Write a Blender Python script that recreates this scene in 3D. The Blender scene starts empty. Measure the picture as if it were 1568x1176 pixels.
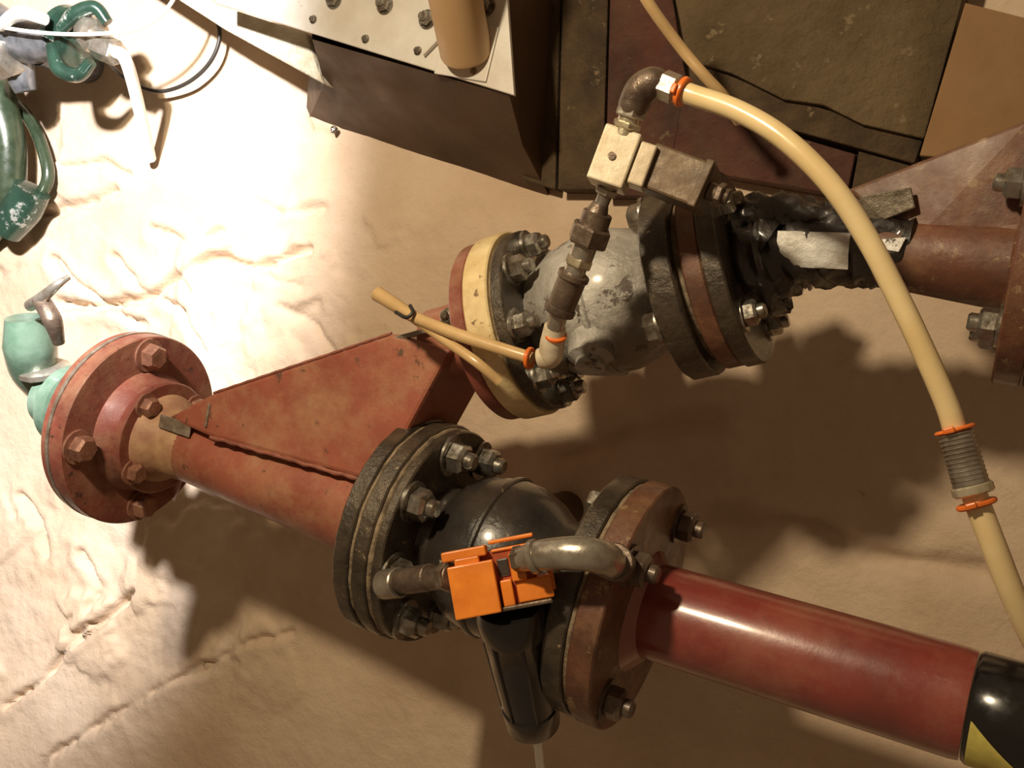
import bpy, bmesh, math, random
import numpy as np
from mathutils import Vector, Matrix, noise
random.seed(3)
scene = bpy.context.scene
V = Vector
# ---------------------------------------------------------------- camera
TH = math.radians(26)
CAM = V((0, 0, 1.137))
RT = V((math.cos(TH), 0, -math.sin(TH))); UP = V((0, 1, 0)); FW = V((-math.sin(TH), 0, -math.cos(TH)))
FPX = 1520.0
cd = bpy.data.cameras.new('camera'); cam = bpy.data.objects.new('camera', cd)
scene.collection.objects.link(cam)
m = Matrix((RT, UP, -FW)).transposed().to_4x4(); m.translation = CAM
cam.matrix_world = m; cd.sensor_width = 36; cd.lens = 36 * FPX / 1568; cd.clip_start = .02
scene.camera = cam

def pt(u, v, z):
    """world position of an image pixel unprojected to chosen height z above the floor"""
    r = RT * ((u - 784) / FPX) + UP * ((588 - v) / FPX) + FW
    return CAM + r * ((z - CAM.z) / r.z)

# ---------------------------------------------------------------- materials
def mat(name, col, rough=.5, metal=0., col2=None, scale=30, bump=.0, bscale=120, spot=None, spot_th=.62, spot_scale=60, coat=0, dust=None, dust_amt=.5, coat_r=.18, bdist=.004):
    m = bpy.data.materials.new(name); m.use_nodes = True
    nt = m.node_tree; N = nt.nodes; L = nt.links
    b = N['Principled BSDF']; b.inputs['Metallic'].default_value = metal
    if coat: b.inputs['Coat Weight'].default_value = coat; b.inputs['Coat Roughness'].default_value = coat_r
    tc = N.new('ShaderNodeTexCoord')
    def nz(s, d=6, ro=.6):
        n = N.new('ShaderNodeTexNoise'); n.inputs['Scale'].default_value = s; n.inputs['Detail'].default_value = d
        n.inputs['Roughness'].default_value = ro; L.new(tc.outputs['Object'], n.inputs['Vector']); return n
    def ramp(src, a, c):
        r = N.new('ShaderNodeValToRGB'); r.color_ramp.elements[0].position = a; r.color_ramp.elements[1].position = c
        L.new(src, r.inputs['Fac']); return r
    c1 = (*col, 1); c2 = (*(col2 or tuple(c * .6 for c in col)), 1)
    n = nz(scale); r = ramp(n.outputs['Fac'], .35, .65)
    r.color_ramp.elements[0].color = c2; r.color_ramp.elements[1].color = c1
    out = r.outputs['Color']
    rr = N.new('ShaderNodeMapRange'); rr.inputs['To Min'].default_value = max(0, rough - .12); rr.inputs['To Max'].default_value = min(1, rough + .15)
    rr.inputs['From Min'].default_value = .3; rr.inputs['From Max'].default_value = .7
    L.new(nz(scale * 2.3).outputs['Fac'], rr.inputs['Value']); L.new(rr.outputs['Result'], b.inputs['Roughness'])
    if dust:
        n4 = nz(scale * .9, 10, .75); r4 = ramp(n4.outputs['Fac'], .46, .70)
        r4.color_ramp.elements[1].color = (dust_amt,) * 3 + (1,)
        mx = N.new('ShaderNodeMixRGB'); L.new(r4.outputs['Color'], mx.inputs['Fac']); L.new(out, mx.inputs['Color1'])
        mx.inputs['Color2'].default_value = (*dust, 1); out = mx.outputs['Color']
    if spot:
        n2 = nz(spot_scale, 8, .7); r2 = ramp(n2.outputs['Fac'], spot_th, spot_th + .04)
        mx = N.new('ShaderNodeMixRGB'); L.new(r2.outputs['Color'], mx.inputs['Fac']); L.new(out, mx.inputs['Color1'])
        mx.inputs['Color2'].default_value = (*spot, 1); out = mx.outputs['Color']
    L.new(out, b.inputs['Base Color'])
    if bump:
        n3 = nz(bscale, 8, .65); bp = N.new('ShaderNodeBump'); bp.inputs['Strength'].default_value = bump
        bp.inputs['Distance'].default_value = bdist
        L.new(n3.outputs['Fac'], bp.inputs['Height']); L.new(bp.outputs['Normal'], b.inputs['Normal'])
    return m

DUST = (.44, .27, .15)
RED = mat('red_oxide_paint', (.37, .115, .070), .46, 0, (.27, .077, .048), 14, .25, 70, (.12, .06, .04), .62, 42, coat=.25, dust=DUST, dust_amt=.7)
REDF = mat('red_flange_paint', (.25, .066, .044), .46, 0, (.16, .045, .03), 18, .25, 70, (.09, .04, .03), .61, 45, coat=.25, dust=DUST, dust_amt=.5)
REDD = mat('red_oxide_paint_dusty', (.15, .054, .030), .50, 0, (.085, .036, .021), 22, .3, 70, (.26, .165, .085), .60, 42, dust=(.34, .20, .10), dust_amt=.45, coat=.25)
REDP = mat('red_pipe_paint', (.26, .047, .035), .32, 0, (.17, .034, .027), 10, .12, 50, (.08, .03, .02), .66, 60, coat=1, coat_r=.16, dust=(.36, .17, .10), dust_amt=.55)
WELD = mat('weld_bead', (.36, .13, .085), .4, 0, (.20, .07, .05), 90, .3, 160, coat=.3)
TAN = mat('dusty_tan', (.44, .27, .14), .7, 0, (.26, .11, .065), 30, .2, 90)
BLK = mat('black_grimy_steel', (.035, .028, .022), .30, .3, (.10, .075, .05), 35, .5, 120, (.34, .26, .16), .63, 80, coat=.3)
BLKG = mat('black_gloss_paint', (.022, .020, .020), .26, 0, (.05, .038, .030), 18, .35, 60, (.25, .18, .12), .64, 50, coat=.7)
GASK = mat('gasket_edge', (.10, .07, .045), .7, 0, (.32, .24, .15), 60, .6, 160)
YEL = mat('yellow_flange_paint', (.80, .66, .38), .5, 0, (.60, .45, .22), 30, .2, 100, (.20, .12, .06), .59, 55, dust=(.40, .28, .14))
VGREY = mat('valve_body_grey', (.52, .50, .46), .36, .15, (.17, .145, .115), 13, .6, 90, (.08, .06, .045), .57, 40, coat=.35)
STEEL = mat('galvanised_steel', (.58, .55, .48), .28, .8, (.36, .31, .25), 50, .12, 160)
BOLT = mat('bolt_zinc', (.52, .50, .46), .25, .85, (.20, .16, .11), 60, .1, 160)
BOLTR = mat('bolt_rusty_red', (.38, .19, .12), .40, .3, (.20, .085, .055), 50, .3, 160)
BRN = mat('brown_iron_fitting', (.20, .15, .11), .34, .5, (.09, .06, .045), 50, .3, 160, coat=.2)
BRASS = mat('nickel_brass', (.75, .68, .50), .25, .7, (.45, .38, .25), 40, .1, 160)
ALU = mat('aluminium_block', (.78, .70, .54), .4, .2, (.56, .46, .32), 40, .1, 160)
TANB = mat('solenoid_bronze', (.15, .10, .055), .5, .2, (.09, .06, .035), 40, .2, 160)
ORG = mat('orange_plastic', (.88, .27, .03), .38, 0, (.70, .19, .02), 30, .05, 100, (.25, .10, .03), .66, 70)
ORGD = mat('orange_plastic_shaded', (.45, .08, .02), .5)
ORGC = mat('orange_clamp', (.90, .20, .03), .35)
BPL = mat('black_plastic_bowl', (.007, .007, .008), .18, 0, (.012, .010, .009), 30, coat=.5)
HOSE = mat('clear_pvc_hose', (.78, .62, .34), .25, 0, (.68, .51, .25), 18, 0, coat=.8)
HOSE2 = mat('thin_pvc_hose', (.62, .43, .21), .32, 0, (.48, .31, .14), 18, 0, coat=.3)
WHOSE = mat('white_hose', (.92, .91, .87), .35, 0, (.85, .83, .78))
CABLE = mat('black_cable', (.03, .025, .02), .5)
GRN = mat('green_paint', (.03, .075, .05), .22, .2, (.015, .035, .025), 20, .1, 80, (.35, .36, .33), .58, 40, coat=.7)
GRNL = mat('pale_green_paint', (.18, .26, .20), .22, .1, (.09, .16, .11), 25, .1, 80, coat=.6)
GRNH = mat('green_hose_rubber', (.045, .065, .035), .3, .1, (.02, .035, .018), 30, .1, coat=.5)
BLGR = mat('blue_grey_metal', (.32, .33, .36), .28, .6, (.10, .11, .12), 30, .1)
PANEL = mat('white_panel_steel', (.72, .71, .68), .4, .1, (.60, .57, .52), 12, .08, 60, (.42, .27, .14), .64, 18, dust=(.50, .38, .24), dust_amt=.35)
SKIRT = mat('skirt_steel_shade_brown', (.105, .056, .026), .65, .1, (.07, .037, .018), 6, .3, 40)  # dark brown has the cabinet side's shade put into the colour; posts reuse it
CREAM = mat('cream_rough_insulation', (.82, .77, .62), .9, 0, (.62, .53, .37), 35, 1.0, 110, bdist=.008)
CRPOST = mat('cream_post', (.64, .44, .23), .55, 0, (.56, .36, .18), 10)
WOOD = mat('dirty_wood', (.10, .062, .03), .85, 0, (.04, .025, .013), 18, 1.0, 55, (.20, .14, .075), .62, 34, dust=(.16, .10, .05), bdist=.008)
WOODR = mat('red_stained_wood', (.10, .030, .019), .75, 0, (.05, .022, .014), 16, .9, 55, (.15, .10, .055), .62, 30, dust=(.14, .08, .045), bdist=.008)
MUD = mat('mud_sheet', (.155, .105, .052), .9, 0, (.08, .052, .026), 9, 1.0, 45, (.24, .18, .10), .60, 40, dust=(.22, .16, .08), bdist=.012)
CARD = mat('cardboard', (.30, .17, .075), .8, 0, (.24, .135, .057), 8, .15, 40)
WRAP = mat('black_tape_wrap', (.012, .010, .009), .22, 0, (.03, .02, .015), 30, .9, 45, coat=.7)
FOIL = mat('silver_duct_tape', (.80, .79, .76), .35, .1, (.40, .36, .30), 45, .6, 70, (.05, .04, .03), .63, 60)
FOILG = mat('greenish_tape', (.20, .17, .12), .25, .3, (.10, .075, .05), 50, .5, 90, coat=.4)
PATCH = mat('grey_tape_patch', (.36, .31, .25), .3, .4, (.18, .13, .09), 60, .5, 110, coat=.4)
YTAPE = mat('yellow_tape', (.75, .65, .16), .4)

# ---------------------------------------------------------------- groups / mesh builders
G = [None]
def begin(name, loc):
    e = bpy.data.objects.new(name, None); e.empty_display_size = .05; e.location = loc
    scene.collection.objects.link(e); G[0] = e; return e
def emit(bm, name, mt, smooth=True, bevel=0, angle=40):
    bmesh.ops.recalc_face_normals(bm, faces=bm.faces)
    me = bpy.data.meshes.new(name)
    if smooth:
        for f in bm.faces: f.smooth = True
        a = math.radians(angle)
        for e in bm.edges:
            if len(e.link_faces) == 2 and e.calc_face_angle(0) > a: e.smooth = False
    bm.to_mesh(me); bm.free(); me.materials.append(mt)
    o = bpy.data.objects.new(name, me); scene.collection.objects.link(o)
    if bevel:
        b = o.modifiers.new('bevel', 'BEVEL'); b.width = bevel; b.segments = 2; b.limit_method = 'ANGLE'
    if G[0]:
        o.parent = G[0]; o.matrix_parent_inverse = Matrix.Translation(-G[0].location)
    return o
def frame(d, hint=V((0, 0, 1))):
    d = V(d).normalized()
    if abs(d.dot(hint)) > .97: hint = V((0, 1, 0))
    y = hint.cross(d).normalized(); z = d.cross(y).normalized()
    return d, y, z
def lathe(name, o, d, prof, mt, n=64, jitter=0):
    """prof: (s, r) list along axis d from o"""
    d, y, z = frame(d); o = V(o); bm = bmesh.new(); rings = []
    for s, r in prof:
        if r <= 1e-6: rings.append([bm.verts.new(o + d * s)])
        else:
            rr = []
            for i in range(n):
                a = 2 * math.pi * i / n
                k = r + (jitter * noise.noise(V((s * 90, math.cos(a) * 9, math.sin(a) * 9))) if jitter else 0)
                rr.append(bm.verts.new(o + d * s + (y * math.cos(a) + z * math.sin(a)) * k))
            rings.append(rr)
    for A, B in zip(rings, rings[1:]):
        if len(A) == 1 and len(B) == 1: continue
        for i in range(n):
            j = (i + 1) % n
            if len(A) == 1: bm.faces.new((A[0], B[i], B[j]))
            elif len(B) == 1: bm.faces.new((A[i], A[j], B[0]))
            else: bm.faces.new((A[i], A[j], B[j], B[i]))
    for R in (rings[0], rings[-1]):
        if len(R) > 1: bm.faces.new(R)
    return emit(bm, name, mt)
def disc(name, o, d, s0, s1, R, mt, b=.0015, jit=0):
    return lathe(name, o, d, [(s0, R - b), (s0 + b, R), ((s0 + s1) / 2, R), (s1 - b, R), (s1, R - b)], mt, 96, jit)
def seg(name, a, b, ra, rb, mt, n=32):
    L = (V(b) - V(a)).length; e = min(ra, rb) * .08
    return lathe(name, a, V(b) - V(a), [(0, ra - e), (e, ra), (L - e, rb), (L, rb - e)], mt, n)
def hexseg(name, a, b, r, mt):
    L = (V(b) - V(a)).length; c = r * .1
    o = lathe(name, a, V(b) - V(a), [(0, r * .9), (c, r), (L - c, r), (L, r * .9)], mt, 6)
    for p in o.data.polygons: p.use_smooth = False
    return o
def smoothpts(P, k=8):
    P = [V(p) for p in P]; Q = [P[0] * 2 - P[1]] + P + [P[-1] * 2 - P[-2]]; out = []
    for i in range(1, len(Q) - 2):
        a, b, c, d = Q[i - 1:i + 3]
        for j in range(k):
            t = j / k
            out.append(.5 * ((2 * b) + (c - a) * t + (2 * a - 5 * b + 4 * c - d) * t * t + (3 * b - a - 3 * c + d) * t ** 3))
    out.append(P[-1]); return out
def tube(name, P, r, mt, n=20, k=8, jitter=0):
    S = smoothpts(P, k); m_ = len(S); bm = bmesh.new(); rings = []
    t = (S[1] - S[0]).normalized(); _, y, z = frame(t)
    for i, p in enumerate(S):
        tt = (S[min(i + 1, m_ - 1)] - S[max(i - 1, 0)]).normalized()
        y = (y - tt * y.dot(tt)).normalized(); z = tt.cross(y)
        if isinstance(r, (list, tuple)):
            f = i / k; a = int(min(f, len(r) - 1)); b_ = min(a + 1, len(r) - 1); rr = r[a] * (1 - (f - a)) + r[b_] * (f - a)
        else: rr = r
        rg = []
        for j in range(n):
            a = 2 * math.pi * j / n; q = rr
            if jitter: q += jitter * noise.noise(V((i * .45, math.cos(a) * 2.2, math.sin(a) * 2.2 + 5)))
            rg.append(bm.verts.new(p + (y * math.cos(a) + z * math.sin(a)) * q))
        rings.append(rg)
    for A, B in zip(rings, rings[1:]):
        for j in range(n): bm.faces.new((A[j], A[(j + 1) % n], B[(j + 1) % n], B[j]))
    bm.faces.new(rings[0]); bm.faces.new(rings[-1])
    return emit(bm, name, mt, angle=60)
def loft(name, A, B, mt, bevel=.0015):
    bm = bmesh.new(); a = [bm.verts.new(p) for p in A]; b = [bm.verts.new(p) for p in B]; n = len(a)
    bm.faces.new(a); bm.faces.new(b)
    for i in range(n): bm.faces.new((a[i], a[(i + 1) % n], b[(i + 1) % n], b[i]))
    return emit(bm, name, mt, smooth=False, bevel=bevel)
def slab(name, uv, z0, z1, mt, bevel=.0015):
    """image-pixel polygon unprojected at its top height, vertical sides"""
    T = [pt(u, v, z1) for u, v in uv]; B = [V((p.x, p.y, z0)) for p in T]
    return loft(name, B, T, mt, bevel)
def obox(name, c, ex, ey, ez, dx, dy, dz, mt, bevel=.001):
    A = []; B = []
    for sx, sy in ((-1, -1), (1, -1), (1, 1), (-1, 1)):
        q = V(c) + ex * (sx * dx / 2) + ey * (sy * dy / 2)
        A.append(q - ez * dz / 2); B.append(q + ez * dz / 2)
    return loft(name, A, B, mt, bevel)
def bolt(name, p, d, r, mt, h=None, stud=True, washer=True):
    """hex nut on washer with protruding stud, joined in one mesh"""
    d, y, z = frame(d); h = h or r * 1.1; bm = bmesh.new(); rot = random.random()
    def ring(s, rr, n): return [bm.verts.new(V(p) + d * s + (y * math.cos(rot + 2 * math.pi * i / n) + z * math.sin(rot + 2 * math.pi * i / n)) * rr) for i in range(n)]
    def stack(prof, n):
        R = [ring(s, rr, n) for s, rr in prof]
        for A, B in zip(R, R[1:]):
            for i in range(n): bm.faces.new((A[i], A[(i + 1) % n], B[(i + 1) % n], B[i]))
        bm.faces.new(R[0]); bm.faces.new(R[-1])
    if washer: stack([(-.001, r * 1.3), (r * .2, r * 1.3)], 24)
    stack([(r * .2, r * .94), (r * .3, r), (h * .9, r), (h + r * .1, r * .8)], 6)
    if stud: stack([(h, r * .55), (h + r * .55, r * .55), (h + r * .7, r * .42)], 16)
    return emit(bm, name, mt, angle=25)
def bolts(name, o, d, s, rc, n, r, mt, off=0, sign=1, **k):
    dd, y, z = frame(d)
    for i in range(n):
        a = off + 2 * math.pi * i / n
        bolt(f'{name}_{i+1}', V(o) + dd * s + (y * math.cos(a) + z * math.sin(a)) * rc, dd * sign, r, mt, **k)

# ---------------------------------------------------------------- floor
def axis_lin(a, b, step, lo, hi):
    mid = np.arange(a, b, step); return np.concatenate([np.linspace(lo, a - .04, 40), mid, np.linspace(b + .03, hi, 30)])
xs = axis_lin(-1.8, .35, .0045, -4.0, 2.2); ys = axis_lin(-.62, .75, .0045, -2.6, 2.8)
X, Y = np.meshgrid(xs, ys)
def pl_dist(poly):
    D = np.full(X.shape, 9.)
    for (x0, y0), (x1, y1) in zip(poly, poly[1:]):
        dx, dy = x1 - x0, y1 - y0; t = np.clip(((X - x0) * dx + (Y - y0) * dy) / (dx * dx + dy * dy), 0, 1)
        D = np.minimum(D, np.hypot(X - x0 - t * dx, Y - y0 - t * dy))
    return D
Z = np.zeros(X.shape); W = np.zeros(X.shape)
nx, ny = X.shape
for i in range(nx):
    for j in range(ny):
        x = X[i, j]; y = Y[i, j]
        p = V((x, y, 0))
        h = .020 * noise.noise(p * 2.0) + .006 * noise.noise(p * 6)
        w = noise.noise(p * 17 + V((7, 3, 1))) + .5 * noise.noise(p * 50)
        W[i, j] = w
        mk = min(1, max(0, (-.62 - x - .3 * abs(y - .15)) * 4)) * min(1, max(0, (noise.noise(V((x * 3, y * 3, 9.3))) + .08) * 4))
        if mk > 0:
            a1 = noise.noise(V((x * 8, y * 10, 2)) + V((w, w, 0)) * .3)
            h += mk * .009 * min(1, max(0, a1 * 6)) + mk * .003 * noise.noise(p * 22) + mk * .0015 * noise.noise(p * 60)
        h += .0016 * noise.noise(p * 14) + .0006 * noise.noise(p * 45)
        Z[i, j] = h
def g(uv): return [(pt(u, v, 0).x, pt(u, v, 0).y) for u, v in uv]
cr = [([(10, 1080), (70, 1040), (110, 985), (165, 945), (205, 905)], .015, .005),
      ([(60, 1170), (150, 1110), (250, 1050), (335, 1010), (390, 980), (450, 968)], .010, .0045),
      ([(90, 465), (150, 470), (230, 455), (270, 430), (330, 400), (400, 410), (480, 385)], .020, .0065),
      ([(60, 330), (140, 310), (180, 295)], .014, .006), ([(230, 350), (300, 375), (345, 360)], .014, .005),
      ([(170, 395), (215, 440), (290, 480), (320, 540)], .015, .005), ([(300, 370), (285, 420), (300, 450)], .012, .004),
      ([(80, 400), (110, 430), (180, 480), (220, 500)], .014, .005), ([(400, 410), (430, 430), (470, 440)], .010, .004),
      ([(100, 260), (160, 250), (200, 270)], .010, .005), ([(380, 300), (430, 330), (500, 320)], .008, .006), ([(440, 470), (490, 500), (520, 560)], .008, .006),
      ([(1090, 780), (1250, 800), (1330, 850), (1500, 880)], .012, .011),
      ([(860, 700), (960, 660), (1090, 640)], .011, .011), ([(120, 850), (150, 900), (140, 930)], .012, .005), ([(30, 760), (60, 800), (70, 850)], .012, .005)]
for uv, dep, wd in cr:
    D = np.abs(pl_dist(g(uv)) + W * .009)
    Z -= dep * np.exp(-(D / wd) ** 2); Z += dep * .25 * np.exp(-((D - wd * 3) / (wd * 2.5)) ** 2)
verts = np.stack([X, Y, Z], -1).reshape(-1, 3).tolist()
faces = [(i * ny + j, i * ny + j + 1, (i + 1) * ny + j + 1, (i + 1) * ny + j) for i in range(nx - 1) for j in range(ny - 1)]
me = bpy.data.meshes.new('floor'); me.from_pydata(verts, [], faces); me.update()
for p in me.polygons: p.use_smooth = True
fl = bpy.data.objects.new('floor', me); scene.collection.objects.link(fl)
SAND = mat('salt_sand_ground', (.70, .55, .41), .88, 0, (.57, .42, .29), 4.5, .7, 36, (.48, .34, .22), .67, 20, dust=(.50, .37, .24), dust_amt=.5, bdist=.006)
me.materials.append(SAND)

# ---------------------------------------------------------------- main axes
ZP = .28
A0 = V((-.928, -.048, ZP)); DL = V((.9725, -.233, 0)).normalized()
U0 = V((-.383, .0615, ZP)); DU = V((.975, .205, 0)).normalized()
ZUP = V((0, 0, 1))

# pipe wye (left)
begin('pipe_wye', A0)
AL = A0 + DL * .030
disc('end_flange', AL, DL, -.020, 0, .113, REDF)
lathe('end_flange_rim', AL, DL, [(-.024, .108), (-.024, .1138), (-.0195, .1138), (-.0195, .108)], PATCH, 72)
disc('end_flange_backing', AL, DL, -.034, -.024, .112, REDF)
lathe('raised_collar', AL, DL, [(0, .072), (.008, .070), (.020, .062), (.024, .062)], REDF, 64)
disc('inner_flange', AL, DL, .024, .034, .066, REDF)
lathe('inlet_pipe', AL, DL, [(.034, .052), (.040, .050), (.052, .040), (.14, .036)], TAN, 48)
bolts('outer_bolt', AL, DL, 0, .092, 4, .015, BOLTR, off=.15, stud=False)
bolts('inner_bolt', AL, DL, .034, .054, 4, .0115, BOLTR, off=.75, stud=False)
ZT = .325
top = [pt(255, 640, .315), pt(325, 603, ZT), pt(600, 511, ZT), pt(690, 535, ZT), pt(625, 655, ZT), pt(600, 745, ZT), pt(320, 668, ZT)]
offs = [(0, 0), (0, .004), (0, .004), (0, 0), (0, 0), (.0, -.012), (-.01, -.006)]
bot = [V((p.x + o[0], p.y + o[1], .225)) for p, o in zip(top, offs)]
loft('wye_box', bot, top, RED, .004)
tube('lower_leg', [A0 + DL * .060, A0 + DL * .15, A0 + DL * .28, A0 + DL * .395], [.036, .040, .046, .052], RED, 40)
tube('upper_leg', [U0 - DU * .12, U0 - DU * .07, U0 - DU * .04], [.038, .038, .040], RED, 40)
pa, pb = pt(322, 669, ZT - .001), pt(600, 748, ZT - .001)
tube('weld_lower', [pa.lerp(pb, t / 24) + V((0, random.uniform(-.0007, .0007), 0)) for t in range(25)], [.0020 + .0007 * (t % 2) for t in range(25)], WELD, 8, 3)
pa, pb = pt(327, 602, ZT - .002), pt(600, 510, ZT - .002)
tube('weld_upper', [pa.lerp(pb, t / 24) for t in range(25)], [.0014 + .0004 * (t % 2) for t in range(25)], WELD, 8, 3)
obox('tape_patch', pt(268, 652, .3165), DL, ZUP.cross(DL), ZUP, .046, .015, .002, PATCH, .0008)
obox('clamp_lug', pt(318, 636, .3255), DL, ZUP.cross(DL), ZUP, .003, .026, .003, PATCH)
obox('label_tab', pt(632, 512, .322), DU, ZUP.cross(DU), ZUP, .040, .005, .005, PATCH)
bolt('lug_bolt', pt(690, 487, .325), V((0, .2, 1)), .008, BOLT)
for nm, q in (('post_lower', A0 + DL * .46), ('post_upper', U0 + DU * .02)):
    lathe(nm, V((q.x, q.y, -.02)), ZUP, [(0, .022), (.18, .022)], SKIRT, 32)
gp = (pt(215, 710, .25), pt(268, 770, .2), pt(280, 735, .25))
loft('gusset', gp, [p + V((0, .006, .002)) for p in gp], RED)

# lower valve
begin('flanged_valve', A0 + DL * .52)
disc('inlet_flange_wye_side', A0, DL, .395, .412, .111, BLK, jit=.001)
disc('gasket', A0, DL, .411, .4165, .1085, GASK, jit=.0015)
disc('inlet_flange', A0, DL, .416, .432, .111, BLK, jit=.001)
disc('gasket_2', A0, DL, .431, .4365, .1085, GASK, jit=.0015)
disc('inlet_flange_plate', A0, DL, .436, .446, .108, BLK)
bolts('inlet_nut', A0, DL, .446, .088, 8, .0155, BOLT, off=.25, h=.018)
lathe('valve_body', A0, DL, [(.446, .054), (.458, .052), (.470, .064), (.486, .073), (.512, .078), (.535, .076), (.556, .067), (.575, .054), (.622, .054)], BLKG, 64)
disc('body_rib', A0, DL, .510, .516, .080, BLKG)
disc('outlet_flange', A0, DL, .612, .632, .111, BLK, jit=.0012)
disc('outlet_gasket', A0, DL, .631, .637, .108, GASK, jit=.0015)
bolts('outlet_head', A0, DL, .612, .088, 8, .0125, BOLT, off=.30, sign=-1, stud=False)

# lower right red pipe
begin('red_flanged_pipe', A0 + DL * .8)
disc('pipe_flange', A0, DL, .637, .660, .1125, REDD)
bolts('pipe_flange_nut', A0, DL, .660, .089, 4, .0145, BRN, off=-.62, h=.016)
PO = A0 + DL * .660; DP = V((.9725, -.163, .065)).normalized()
lathe('pipe', PO, DP, [(-.006, .062), (.002, .054), (.012, .0430), (.265, .0430), (.272, .0420)], REDP, 64)
begin('black_hose', PO + DP * .4)
lathe('hose_body', PO, DP, [(.273, .041), (.276, .0433), (.30, .0433), (.64, .0433)], BPL, 64)
dd, yy, zz = frame(DP)
bm = bmesh.new(); prev = None
for i in range(40):
    a = math.radians(88 + 150 * i / 39); s0 = .2765; s1 = .2775 + .13 * i / 39
    v0, v1 = (bm.verts.new(PO + dd * s + (yy * math.cos(a) + zz * math.sin(a)) * .0438) for s in (s0, s1))
    if prev: bm.faces.new((prev[0], v0, v1, prev[1]))
    prev = (v0, v1)
emit(bm, 'yellow_tape_wedge', YTAPE)

# upper valve
begin('flanged_valve', U0 + DU * .07)
disc('wye_flange', U0, DU, -.055, -.040, .0865, REDF)
disc('inlet_flange', U0, DU, -.039, -.014, .089, YEL)
disc('flange_face', U0, DU, -.012, 0, .086, BLK)
disc('gasket', U0, DU, -.015, -.011, .084, GASK)
bolts('inlet_nut', U0, DU, 0, .070, 8, .0120, BOLT, off=.15, h=.014)
lathe('valve_body', U0, DU, [(0, .045), (.010, .050), (.026, .060), (.05, .066), (.08, .066), (.100, .060), (.118, .050), (.135, .048)], VGREY, 64)
disc('body_seam', U0, DU, .060, .066, .0685, VGREY)
q = U0 + DU * .065
lathe('drain_boss', q + V((0, -.03, .04)), V((.1, -.7, .4)), [(0, .022), (.026, .020), (.030, .013), (.036, .013)], VGREY, 32)
disc('outlet_flange', U0, DU, .128, .152, .086, BLK, jit=.001)
disc('outlet_gasket', U0, DU, .150, .160, .072, GASK)
disc('counter_flange', U0, DU, .159, .176, .083, REDD)
disc('backing_ring', U0, DU, .176, .192, .085, BLK)
bolts('outlet_head', U0, DU, .128, .070, 4, .0130, BOLT, off=.6, sign=-1, stud=False)
bolts('outlet_nut', U0, DU, .192, .067, 4, .011, BOLT, off=.75, h=.012)

# wrapped elbow + right wye
begin('wrapped_pipe', pt(1240, 375, ZP))
tube('wrapped_elbow', [U0 + DU * .188, U0 + DU * .215, pt(1165, 398, ZP), pt(1215, 380, ZP), pt(1260, 376, ZP), pt(1330, 380, ZP), pt(1395, 388, ZP)], [.047, .046, .042, .036, .033, .031, .030], WRAP, 40, 8, .008)
tube('wrap_ridge', [pt(1120, 330, .31), pt(1180, 322, .305), pt(1240, 326, .30), pt(1300, 335, .30)], [.012, .015, .012, .006], WRAP, 20, 8, .006)
a, b = pt(1203, 374, ZP), pt(1310, 378, ZP)
bm = bmesh.new(); d_, y_, z_ = frame(b - a); L_ = (b - a).length; rows = []
for i in range(9):
    row = []
    for j in range(11):
        an = math.radians(80 + j * 4.6); rr = .0370 + .0012 * noise.noise(V((i * .7, j * .6, 4)))
        row.append(bm.verts.new(a + d_ * (L_ * i / 8 + .003 * noise.noise(V((j, i, 0)))) + (y_ * math.cos(an) + z_ * math.sin(an)) * rr))
    rows.append(row)
for r0, r1 in zip(rows, rows[1:]):
    for j in range(10): bm.faces.new((r0[j], r0[j + 1], r1[j + 1], r1[j]))
emit(bm, 'silver_tape', FOIL)
fa = [pt(1305, 330, .303), pt(1318, 300, .309), pt(1395, 286, .310), pt(1402, 318, .309), pt(1350, 338, .306)]
loft('tape_tail', [p - V((0, 0, .003)) for p in fa], fa, FOILG, .001)
fa = [pt(1350, 366, .312), pt(1388, 363, .314), pt(1376, 386, .314), pt(1352, 382, .312)]
loft('tape_flap', [p - V((0, 0, .002)) for p in fa], fa, FOIL, .0005)

begin('pipe_wye', pt(1450, 350, ZP))
E1 = pt(1568, 408, ZP); E0 = pt(1375, 388, ZP); DE = (E1 - E0).normalized(); LE = (E1 - E0).length
lathe('outlet_pipe', E0, DE, [(-.02, .028), (0, .029), (LE * .5, .033), (LE - .01, .036), (LE, .05)], REDD, 48)
disc('end_flange', E0, DE, LE - .008, LE + .012, .092, REDD)
disc('mating_flange', E0, DE, LE + .014, LE + .034, .092, BLK)
bolts('end_bolt', E0, DE, LE - .008, .073, 4, .0125, BOLT, off=.75, sign=-1, stud=True)
tp = [pt(1296, 290, .29), pt(1568, 185, .31), pt(1680, 150, .31), pt(1680, 330, .31), pt(1568, 370, .31), pt(1400, 372, .30)]
loft('wye_plate', [p + V((0, 0, -.05)) for p in tp], tp, REDD, .003)
lathe('flange_post', E1 + V((.03, 0, -ZP - .02)), ZUP, [(0, .03), (.23, .03)], REDD, 24)
lathe('mating_pipe', E0, DE, [(LE + .03, .04), (LE + .4, .04)], REDD, 40)

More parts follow.
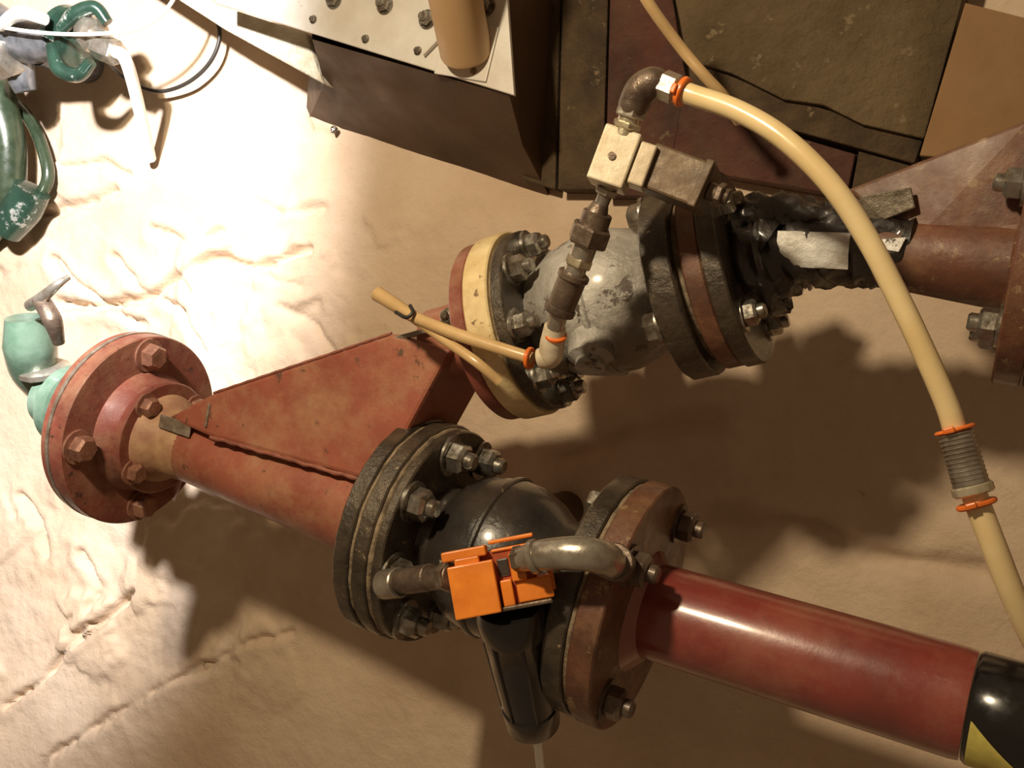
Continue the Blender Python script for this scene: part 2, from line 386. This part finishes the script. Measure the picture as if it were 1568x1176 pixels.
# ---------------------------------------------------------------- air fittings above upper valve
begin('air_line_fittings', pt(905, 360, .42))
def P3(l): return [pt(*q) for q in l]
tube('elbow_top', P3([(1018, 130, .45), (1000, 127, .452), (982, 138, .45), (970, 162, .447), (966, 176, .445)]), [.0085, .0115, .0120, .0115, .0095], BRN, 24)
hexseg('hose_nut', pt(1012, 128, .451), pt(1036, 138, .450), .0108, STEEL)
hexseg('elbow_nut', pt(968, 166, .446), pt(964, 180, .445), .0118, STEEL)
seg('nipple_top', pt(965, 175, .445), pt(955, 208, .443), .0080, .0080, BRASS)
hexseg('nut_top', pt(962, 186, .444), pt(959, 196, .443), .0112, BRASS)
ez = V((.25, 0, .97)).normalized(); ey = (pt(960, 200, .44) - pt(928, 300, .43)); ey = (ey - ez * ey.dot(ez)).normalized(); ex = ey.cross(ez)
obox('manifold_block', pt(943, 245, .437), ex, ey, ez, .028, .042, .030, ALU, .0015)
obox('side_block', pt(984, 256, .432), ex, ey, ez, .013, .032, .024, ALU, .0015)
obox('side_gap', pt(968, 262, .432), ex, ey, ez, .012, .014, .018, BRN, .001)
lathe('block_port', pt(940, 246, .437) + ez * .015, ez, [(0, .0030), (.0015, .0030)], BRN, 16)
ax = (pt(1100, 296, .42) - pt(1000, 258, .425)).normalized(); az = (ez - ax * ez.dot(ax)).normalized(); ay = az.cross(ax)
obox('solenoid_coil', pt(1040, 275, .42), ax, ay, az, .048, .034, .030, TANB, .002)
obox('coil_cap', pt(1078, 288, .42), ax, ay, az, .006, .036, .033, TANB, .001)
seg('coil_stub', pt(1085, 292, .42), pt(1115, 303, .418), .007, .006, BRN)
hexseg('coil_nut', pt(1098, 297, .42), pt(1108, 300, .42), .0090, BRN)
seg('nipple_mid', pt(932, 285, .432), pt(912, 335, .428), .0055, .0055, BOLT)
hexseg('nipple_mid_hex', pt(930, 288, .432), pt(926, 298, .431), .0090, STEEL)
seg('adaptor', pt(920, 312, .43), pt(912, 332, .428), .0065, .0095, BRN)
seg('union_a', pt(916, 325, .428), pt(900, 372, .424), .0115, .0115, BRN)
hexseg('union_nut', pt(908, 346, .426), pt(898, 374, .423), .0165, BRN)
seg('union_b', pt(898, 372, .423), pt(889, 396, .420), .0095, .0095, STEEL)
hexseg('nut_bright', pt(889, 394, .420), pt(884, 408, .419), .0112, BRASS)
seg('nipple_low', pt(884, 405, .419), pt(878, 422, .417), .0085, .0085, STEEL)
seg('coupling', pt(880, 418, .416), pt(856, 478, .405), .0115, .0115, BRN)
seg('coupling_rim', pt(880, 418, .416), pt(876, 428, .415), .0128, .0128, BRN)
seg('coupling_rim_low', pt(860, 468, .406), pt(855, 480, .405), .0128, .0128, BRN)
seg('nipple_base', pt(857, 476, .405), pt(848, 512, .395), .0075, .0075, STEEL)
tube('elbow_base', P3([(850, 500, .397), (846, 525, .39), (842, 545, .385), (826, 549, .385)]), [.009, .0105, .0105, .0085], ALU, 20)
seg('branch_down', pt(843, 545, .385), pt(858, 560, .30), .009, .009, BRN)
for nm, a, b in (('clamp_small', (808, 548, .385), (814, 549, .385)), ('clamp_mid', (851, 510, .396), (850, 515, .394))):
    seg(nm, pt(*a), pt(*b), .0095, .0095, ORGC)
begin('thin_hose', pt(700, 510, .37))
tube('hose_loop', P3([(815, 549, .385), (770, 535, .386), (700, 512, .385), (640, 488, .38), (610, 470, .375), (578, 450, .37)]), [.0055, .0055, .0055, .0055, .0062, .0072], HOSE2, 16)
tube('hose_return', P3([(632, 486, .377), (680, 520, .380), (730, 555, .385), (765, 585, .375)]), .0046, HOSE2, 14)
tube('cable_tie', P3([(606, 478, .383), (622, 486, .39), (632, 478, .388), (628, 468, .383)]), .0018, CABLE, 8)

begin('air_hose', pt(1400, 500, .42))
tube('hose_upper', P3([(1036, 137, .450), (1062, 146, .450), (1130, 170, .455), (1200, 212, .46), (1270, 280, .46), (1325, 360, .455), (1375, 455, .45), (1420, 550, .445), (1450, 620, .44), (1463, 662, .437)]), .0074, HOSE, 24)
seg('hose_coupling', pt(1463, 662, .437), pt(1490, 752, .432), .0105, .0112, STEEL)
for i in range(14):
    t = i / 13; p = pt(1463 + 27 * t, 662 + 90 * t, .437 - .005 * t); q = pt(1463 + 27 * (t + .035), 662 + 90 * (t + .035), .437 - .005 * t)
    seg(f'coupling_ridge_{i+1}', p, q, .0115, .0115, STEEL)
tube('hose_lower', P3([(1490, 752, .432), (1500, 780, .431), (1525, 845, .428), (1555, 920, .42), (1600, 1010, .40), (1680, 1130, .36)]), .0080, HOSE, 24)
for i, (a, b, r) in enumerate((((1041, 139, .450), (1049, 142, .450), .0108), ((1461, 655, .437), (1463, 661, .437), .0128), ((1494, 768, .431), (1497, 776, .431), .0128))):
    P = V(pt(*a)); Q = V(pt(*b)); seg(f'clamp_{i+1}', P, Q, r, r, ORGC)
    obox(f'clamp_ear_{i+1}', (P + Q) / 2 + V((-.003, .0, r)), (Q - P).normalized(), ZUP.cross(Q - P).normalized(), ZUP, .004, .007, .004, ORGC)
seg('ferrule', pt(1487, 742, .432), pt(1492, 757, .432), .0130, .0130, BRASS)
begin('thin_hose', pt(1050, 70, .2))
tube('hose', P3([(960, -60, .25), (990, 0, .24), (1040, 70, .21), (1078, 115, .2), (1110, 150, .18), (1130, 185, .14)]), .0055, HOSE2, 16)

# ---------------------------------------------------------------- filter regulator
begin('air_filter_regulator', pt(765, 880, .42))
c = pt(745, 880, .42)
ez = (V((0, 0, 1)) * .8 + V((.35, .12, 0))).normalized()
ex = (pt(845, 862, .42) - pt(690, 888, .42)); ex = (ex - ez * ex.dot(ez)).normalized(); ey = ez.cross(ex)
W1 = .00053
def rb(nm, u0, v0, u1, v1, z0, z1, m_, bev=.0012):
    cu, cv = (u0 + u1) / 2, (v0 + v1) / 2
    q = c + ex * ((cu - 745) * W1) - ey * ((cv - 888) * W1) + ez * ((z0 + z1) / 2)
    return obox(nm, q, ex, ey, ez, (u1 - u0) * W1, (v1 - v0) * W1, z1 - z0, m_, bev)
rb('front_plate', 690, 866, 760, 945, -.02, .018, ORG)
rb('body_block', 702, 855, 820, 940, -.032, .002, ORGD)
rb('right_plate', 788, 905, 842, 938, -.03, .008, ORG)
rb('right_port_block', 784, 862, 806, 905, -.02, .012, ORG)
rb('mid_rib', 764, 900, 782, 940, -.02, .010, ORG)
rb('top_lug', 684, 843, 752, 858, -.012, .015, ORG)
rb('top_lug_post', 702, 856, 740, 868, -.012, .015, ORG)
rb('top_right_bar', 756, 838, 826, 844, -.03, .000, ORG)
rb('top_right_bar_low', 758, 852, 826, 857, -.03, .004, ORG)
rb('rear_wall', 838, 860, 846, 930, -.035, -.010, ORG)
rb('recess_shade_plate', 764, 868, 782, 896, .000, .0035, BLKG)  # raised black plate painting the shade of a hollow in the body
rb('base_trim', 694, 939, 838, 946, -.03, .012, BRN)
b0 = pt(780, 918, .400); b1 = pt(818, 1112, .315); L = (b1 - b0).length
lathe('filter_bowl', b0, b1 - b0, [(0, .029), (.008, .0305), (.03, .0305), (.034, .0285), (L * .45, .0268), (L * .75, .0248), (L * .80, .0244), (L * .81, .0258), (L * .96, .0245), (L, .020)], BPL, 48)
dB, yB, zB = frame(b1 - b0)
for i in range(14):
    a = 2 * math.pi * i / 14; p = b0 + (yB * math.cos(a) + zB * math.sin(a)) * .0288
    q = b0 + dB * (L * .80) + (yB * math.cos(a) + zB * math.sin(a)) * .0248
    if i % 2 == 0: seg(f'bowl_rib_{i}', p + dB * .03, q, .0018, .0015, BPL, 8)
seg('bowl_knob', b1 - dB * .01, b1 + dB * .008, .009, .007, BPL)
tube('drain_tube', [b1, b1 + dB * .03, b1 + dB * .06 + V((-.002, 0, 0)), b1 + dB * .11 + V((-.005, -.01, -.01))], .0040, WHOSE, 10)
seg('inlet_nipple', pt(692, 882, .418), pt(590, 894, .385), .0100, .0100, BRN)
seg('inlet_socket', pt(660, 884, .407), pt(625, 889, .395), .0118, .0118, BRN)
seg('inlet_ring', pt(612, 892, .392), pt(588, 895, .385), .0135, .0135, STEEL)
hexseg('inlet_collar', pt(690, 882, .418), pt(680, 883, .415), .0135, BRN)
seg('inlet_drop', pt(590, 894, .388), pt(582, 895, .33), .010, .010, BRN)
hexseg('outlet_nut', pt(788, 858, .422), pt(803, 855, .422), .0110, BRN)
tube('outlet_elbow', P3([(798, 856, .422), (830, 850, .424), (875, 847, .424), (908, 850, .418), (930, 858, .402), (938, 866, .37), (940, 868, .33)]), [.010, .0122, .0132, .0134, .0140, .0125, .012], STEEL, 28)
seg('elbow_band', pt(814, 853, .424), pt(824, 851, .424), .0138, .0138, STEEL)
seg('elbow_end_ring', pt(940, 860, .392), pt(948, 866, .370), .0155, .0145, BRN)

# ---------------------------------------------------------------- cabinet top-left
begin('steel_cabinet', pt(600, 60, .15))
ZC = .17
T = [pt(468, 48, ZC), pt(787, 146, ZC), pt(772, -60, ZC), pt(330, -60, ZC), pt(330, 4, ZC)]
loft('top_plate', [p - V((0, 0, .006)) for p in T], T, PANEL, .001)
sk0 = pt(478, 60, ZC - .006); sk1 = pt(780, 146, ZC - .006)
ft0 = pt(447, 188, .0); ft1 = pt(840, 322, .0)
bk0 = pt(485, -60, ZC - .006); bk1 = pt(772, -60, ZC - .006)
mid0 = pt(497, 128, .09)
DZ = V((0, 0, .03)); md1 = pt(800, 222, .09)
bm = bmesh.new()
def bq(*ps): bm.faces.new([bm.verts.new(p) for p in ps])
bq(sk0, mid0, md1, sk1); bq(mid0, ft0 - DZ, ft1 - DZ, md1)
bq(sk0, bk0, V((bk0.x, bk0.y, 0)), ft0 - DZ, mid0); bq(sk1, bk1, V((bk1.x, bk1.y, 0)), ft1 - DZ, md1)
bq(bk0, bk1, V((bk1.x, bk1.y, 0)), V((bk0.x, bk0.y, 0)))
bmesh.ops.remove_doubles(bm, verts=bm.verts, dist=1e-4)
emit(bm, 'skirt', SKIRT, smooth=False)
cp = [(468, 50), (330, 6), (240, -60), (180, -60), (345, 46), (494, 128)]
slab('insulation_slab', cp, -.01, .11, CREAM, .003)
s0 = pt(714, 84, ZC + .004); s1 = pt(680, -90, ZC + .10)
lathe('standpipe', s0, s1 - s0, [(0, .027), (.004, .0285), (.30, .0285)], CRPOST, 40)
obox('base_plate', pt(714, 78, ZC + .0015), V((1, -.28, 0)).normalized(), V((.28, 1, 0)).normalized(), ZUP, .068, .060, .003, PANEL)
obox('plate_rib', pt(672, 60, ZC + .004), V((1, .75, 0)).normalized(), V((-.75, 1, 0)).normalized(), ZUP, .05, .003, .006, PANEL)
for i, (u, v) in enumerate(((512, 0), (590, 8), (655, 30), (745, 10), (640, 78), (727, 110), (560, 60), (480, 30))):
    bolt(f'panel_bolt_{i+1}', pt(u, v, ZC), ZUP, .0085 if i < 4 else .004, BOLT, stud=i < 4)
bolt('skirt_rivet', pt(512, 198, .01), V((0, -.7, .7)), .004, BOLT)

# ---------------------------------------------------------------- timber
begin('timber_planks', pt(1100, 100, .03))
slab('plank_a', [(770, -60), (859, -60), (850, 290), (800, 275)], -.03, .030, WOOD)
slab('plank_b', [(862, -60), (932, -60), (922, 290), (854, 290)], -.03, .034, WOOD)
slab('plank_red', [(935, -60), (1020, -60), (1050, 120), (1020, 300), (926, 300)], -.03, .031, WOODR)
slab('mud_board', [(1022, -60), (1490, -60), (1415, 212), (1320, 190), (1260, 160), (1200, 152), (1120, 112), (1052, 92)], -.03, .045, MUD)
slab('board_edge', [(1053, 90), (1200, 148), (1414, 212), (1400, 250), (1180, 190), (1058, 150)], -.03, .036, WOOD)
slab('red_board', [(1028, 152), (1120, 180), (1310, 236), (1296, 300), (1120, 270), (1024, 250)], -.03, .030, WOODR)
slab('board_low', [(1315, 230), (1400, 255), (1390, 320), (1302, 300)], -.03, .026, WOOD)
begin('cardboard_sheet', pt(1500, 120, .08))
c0 = [pt(1478, 4, .09), pt(1700, 60, .09), pt(1700, 260, .06), pt(1408, 238, .06)]
loft('sheet', [p - V((0, 0, .006)) for p in c0], c0, CARD, .0008)
loft('backing_block', [V((p.x, p.y, -.02)) for p in c0], [p - V((0, 0, .008)) for p in c0], WOOD)

# ---------------------------------------------------------------- green couplings, left
begin('green_hose_coupling', A0 - DL * .08)
lathe('coupling_body', A0, -DL, [(.006, .05), (.055, .050), (.06, .040), (.075, .040), (.080, .050), (.098, .050), (.103, .036), (.13, .034)], GRNL, 48)
tube('vent_elbow', P3([(66, 585, .27), (52, 562, .29), (46, 528, .31), (40, 486, .32)]), [.026, .029, .031, .024], GRNL, 32)
lathe('vent_collar', pt(70, 575, .29), pt(62, 545, .30) - pt(70, 575, .29), [(0, .024), (.004, .030), (.010, .030), (.014, .024)], STEEL, 32)
tube('cam_lever', P3([(46, 468, .34), (66, 455, .35), (88, 436, .35), (106, 424, .34)]), [.007, .007, .005, .003], STEEL, 12)
tube('cam_arm', P3([(62, 458, .345), (80, 490, .345), (90, 525, .33)]), [.010, .011, .007], BRN, 12)

begin('green_hose_coupling', pt(120, 60, .12))
lathe('claw_ring_a', pt(95, 45, .13), pt(150, 80, .13) - pt(95, 45, .13), [(0, .030), (.005, .038), (.016, .038), (.020, .026), (.033, .026), (.038, .038), (.050, .038), (.055, .026)], GRN, 40)
lathe('claw_ring_b', pt(130, 45, .15), pt(185, 85, .15) - pt(130, 45, .15), [(0, .018), (.01, .024), (.022, .024), (.026, .016), (.045, .016)], STEEL, 32)
tube('claw_lug_top', P3([(95, 45, .17), (115, 22, .17), (145, 12, .16), (165, 35, .15)]), [.009, .011, .010, .008], GRN, 14)
tube('claw_lug_low', P3([(80, 70, .16), (90, 105, .16), (120, 115, .15), (140, 95, .15)]), [.009, .011, .010, .008], GRN, 14)
tube('metal_body', P3([(-30, 20, .12), (30, 60, .13), (90, 62, .14)]), [.030, .034, .026], BLGR, 32)
tube('metal_branch', P3([(20, 60, .13), (30, 110, .12), (40, 140, .11)]), [.026, .022, .016], BLGR, 28)
hexseg('hose_nut', pt(150, 70, .15), pt(180, 82, .15), .018, STEEL)
hexseg('body_nut', pt(-5, 95, .14), pt(20, 85, .145), .030, STEEL)
tube('body_handle', P3([(0, 40, .18), (30, 20, .19), (70, 30, .18)]), [.008, .010, .008], WHOSE, 12)
lathe('stand', pt(60, 70, .10) - V((0, 0, .12)), ZUP, [(0, .03), (.12, .03)], BLGR, 20)
begin('white_hose', pt(215, 150, .05))
tube('hose', P3([(172, 78, .15), (190, 88, .15), (203, 125, .12), (215, 175, .08), (224, 215, .045), (230, 243, .02)]), .0088, WHOSE, 20)
begin('green_hose', pt(25, 230, .05))
tube('hose', P3([(-60, 60, .06), (-15, 110, .07), (2, 170, .07), (14, 240, .06), (4, 320, .05), (-50, 380, .04)]), .027, GRNH, 28)
tube('hose_second', P3([(-30, 120, .02), (35, 170, .03), (66, 230, .03), (70, 285, .03), (20, 335, .02), (-30, 350, .02)]), .010, GRNH, 16)
tube('coupling_ring', P3([(50, 290, .05), (34, 320, .05), (10, 350, .05)]), [.028, .031, .028], GRN, 28)
begin('electric_cable', pt(320, 80, .02))
tube('cable', P3([(290, -60, .03), (312, 0, .03), (336, 45, .03), (325, 90, .03), (290, 125, .03), (245, 140, .03), (205, 128, .05), (175, 105, .08), (160, 85, .12)]), .0030, CABLE, 10)
tube('white_wire', P3([(275, -60, .12), (265, 0, .12), (220, 40, .14), (150, 52, .17), (60, 50, .18), (-40, 35, .18)]), .0028, WHOSE, 10)

# ---------------------------------------------------------------- lights
def aim(o, tgt): o.rotation_euler = (V(tgt) - o.location).to_track_quat('-Z', 'Y').to_euler()
l = bpy.data.lights.new('work_lamp', 'SPOT'); l.energy = 265; l.color = (1, .98, 1.0); l.spot_size = math.radians(76); l.spot_blend = .45; l.shadow_soft_size = .035
lo = bpy.data.objects.new('work_lamp', l); lo.location = (-.55, .62, 1.25); scene.collection.objects.link(lo); aim(lo, (-1.90, .34, 0))
l = bpy.data.lights.new('ceiling_lamp', 'AREA'); l.energy = 12.5; l.color = (1, .81, .54); l.shape = 'DISK'; l.size = .08
l2 = bpy.data.objects.new('ceiling_lamp', l); l2.location = (-.44, .60, 1.25); scene.collection.objects.link(l2); aim(l2, (-.5, .0, 0))
w = bpy.data.worlds.new('world'); scene.world = w; w.use_nodes = True
w.node_tree.nodes['Background'].inputs[0].default_value = (1, .66, .38, 1); w.node_tree.nodes['Background'].inputs[1].default_value = .15
scene.view_settings.view_transform = 'Standard'
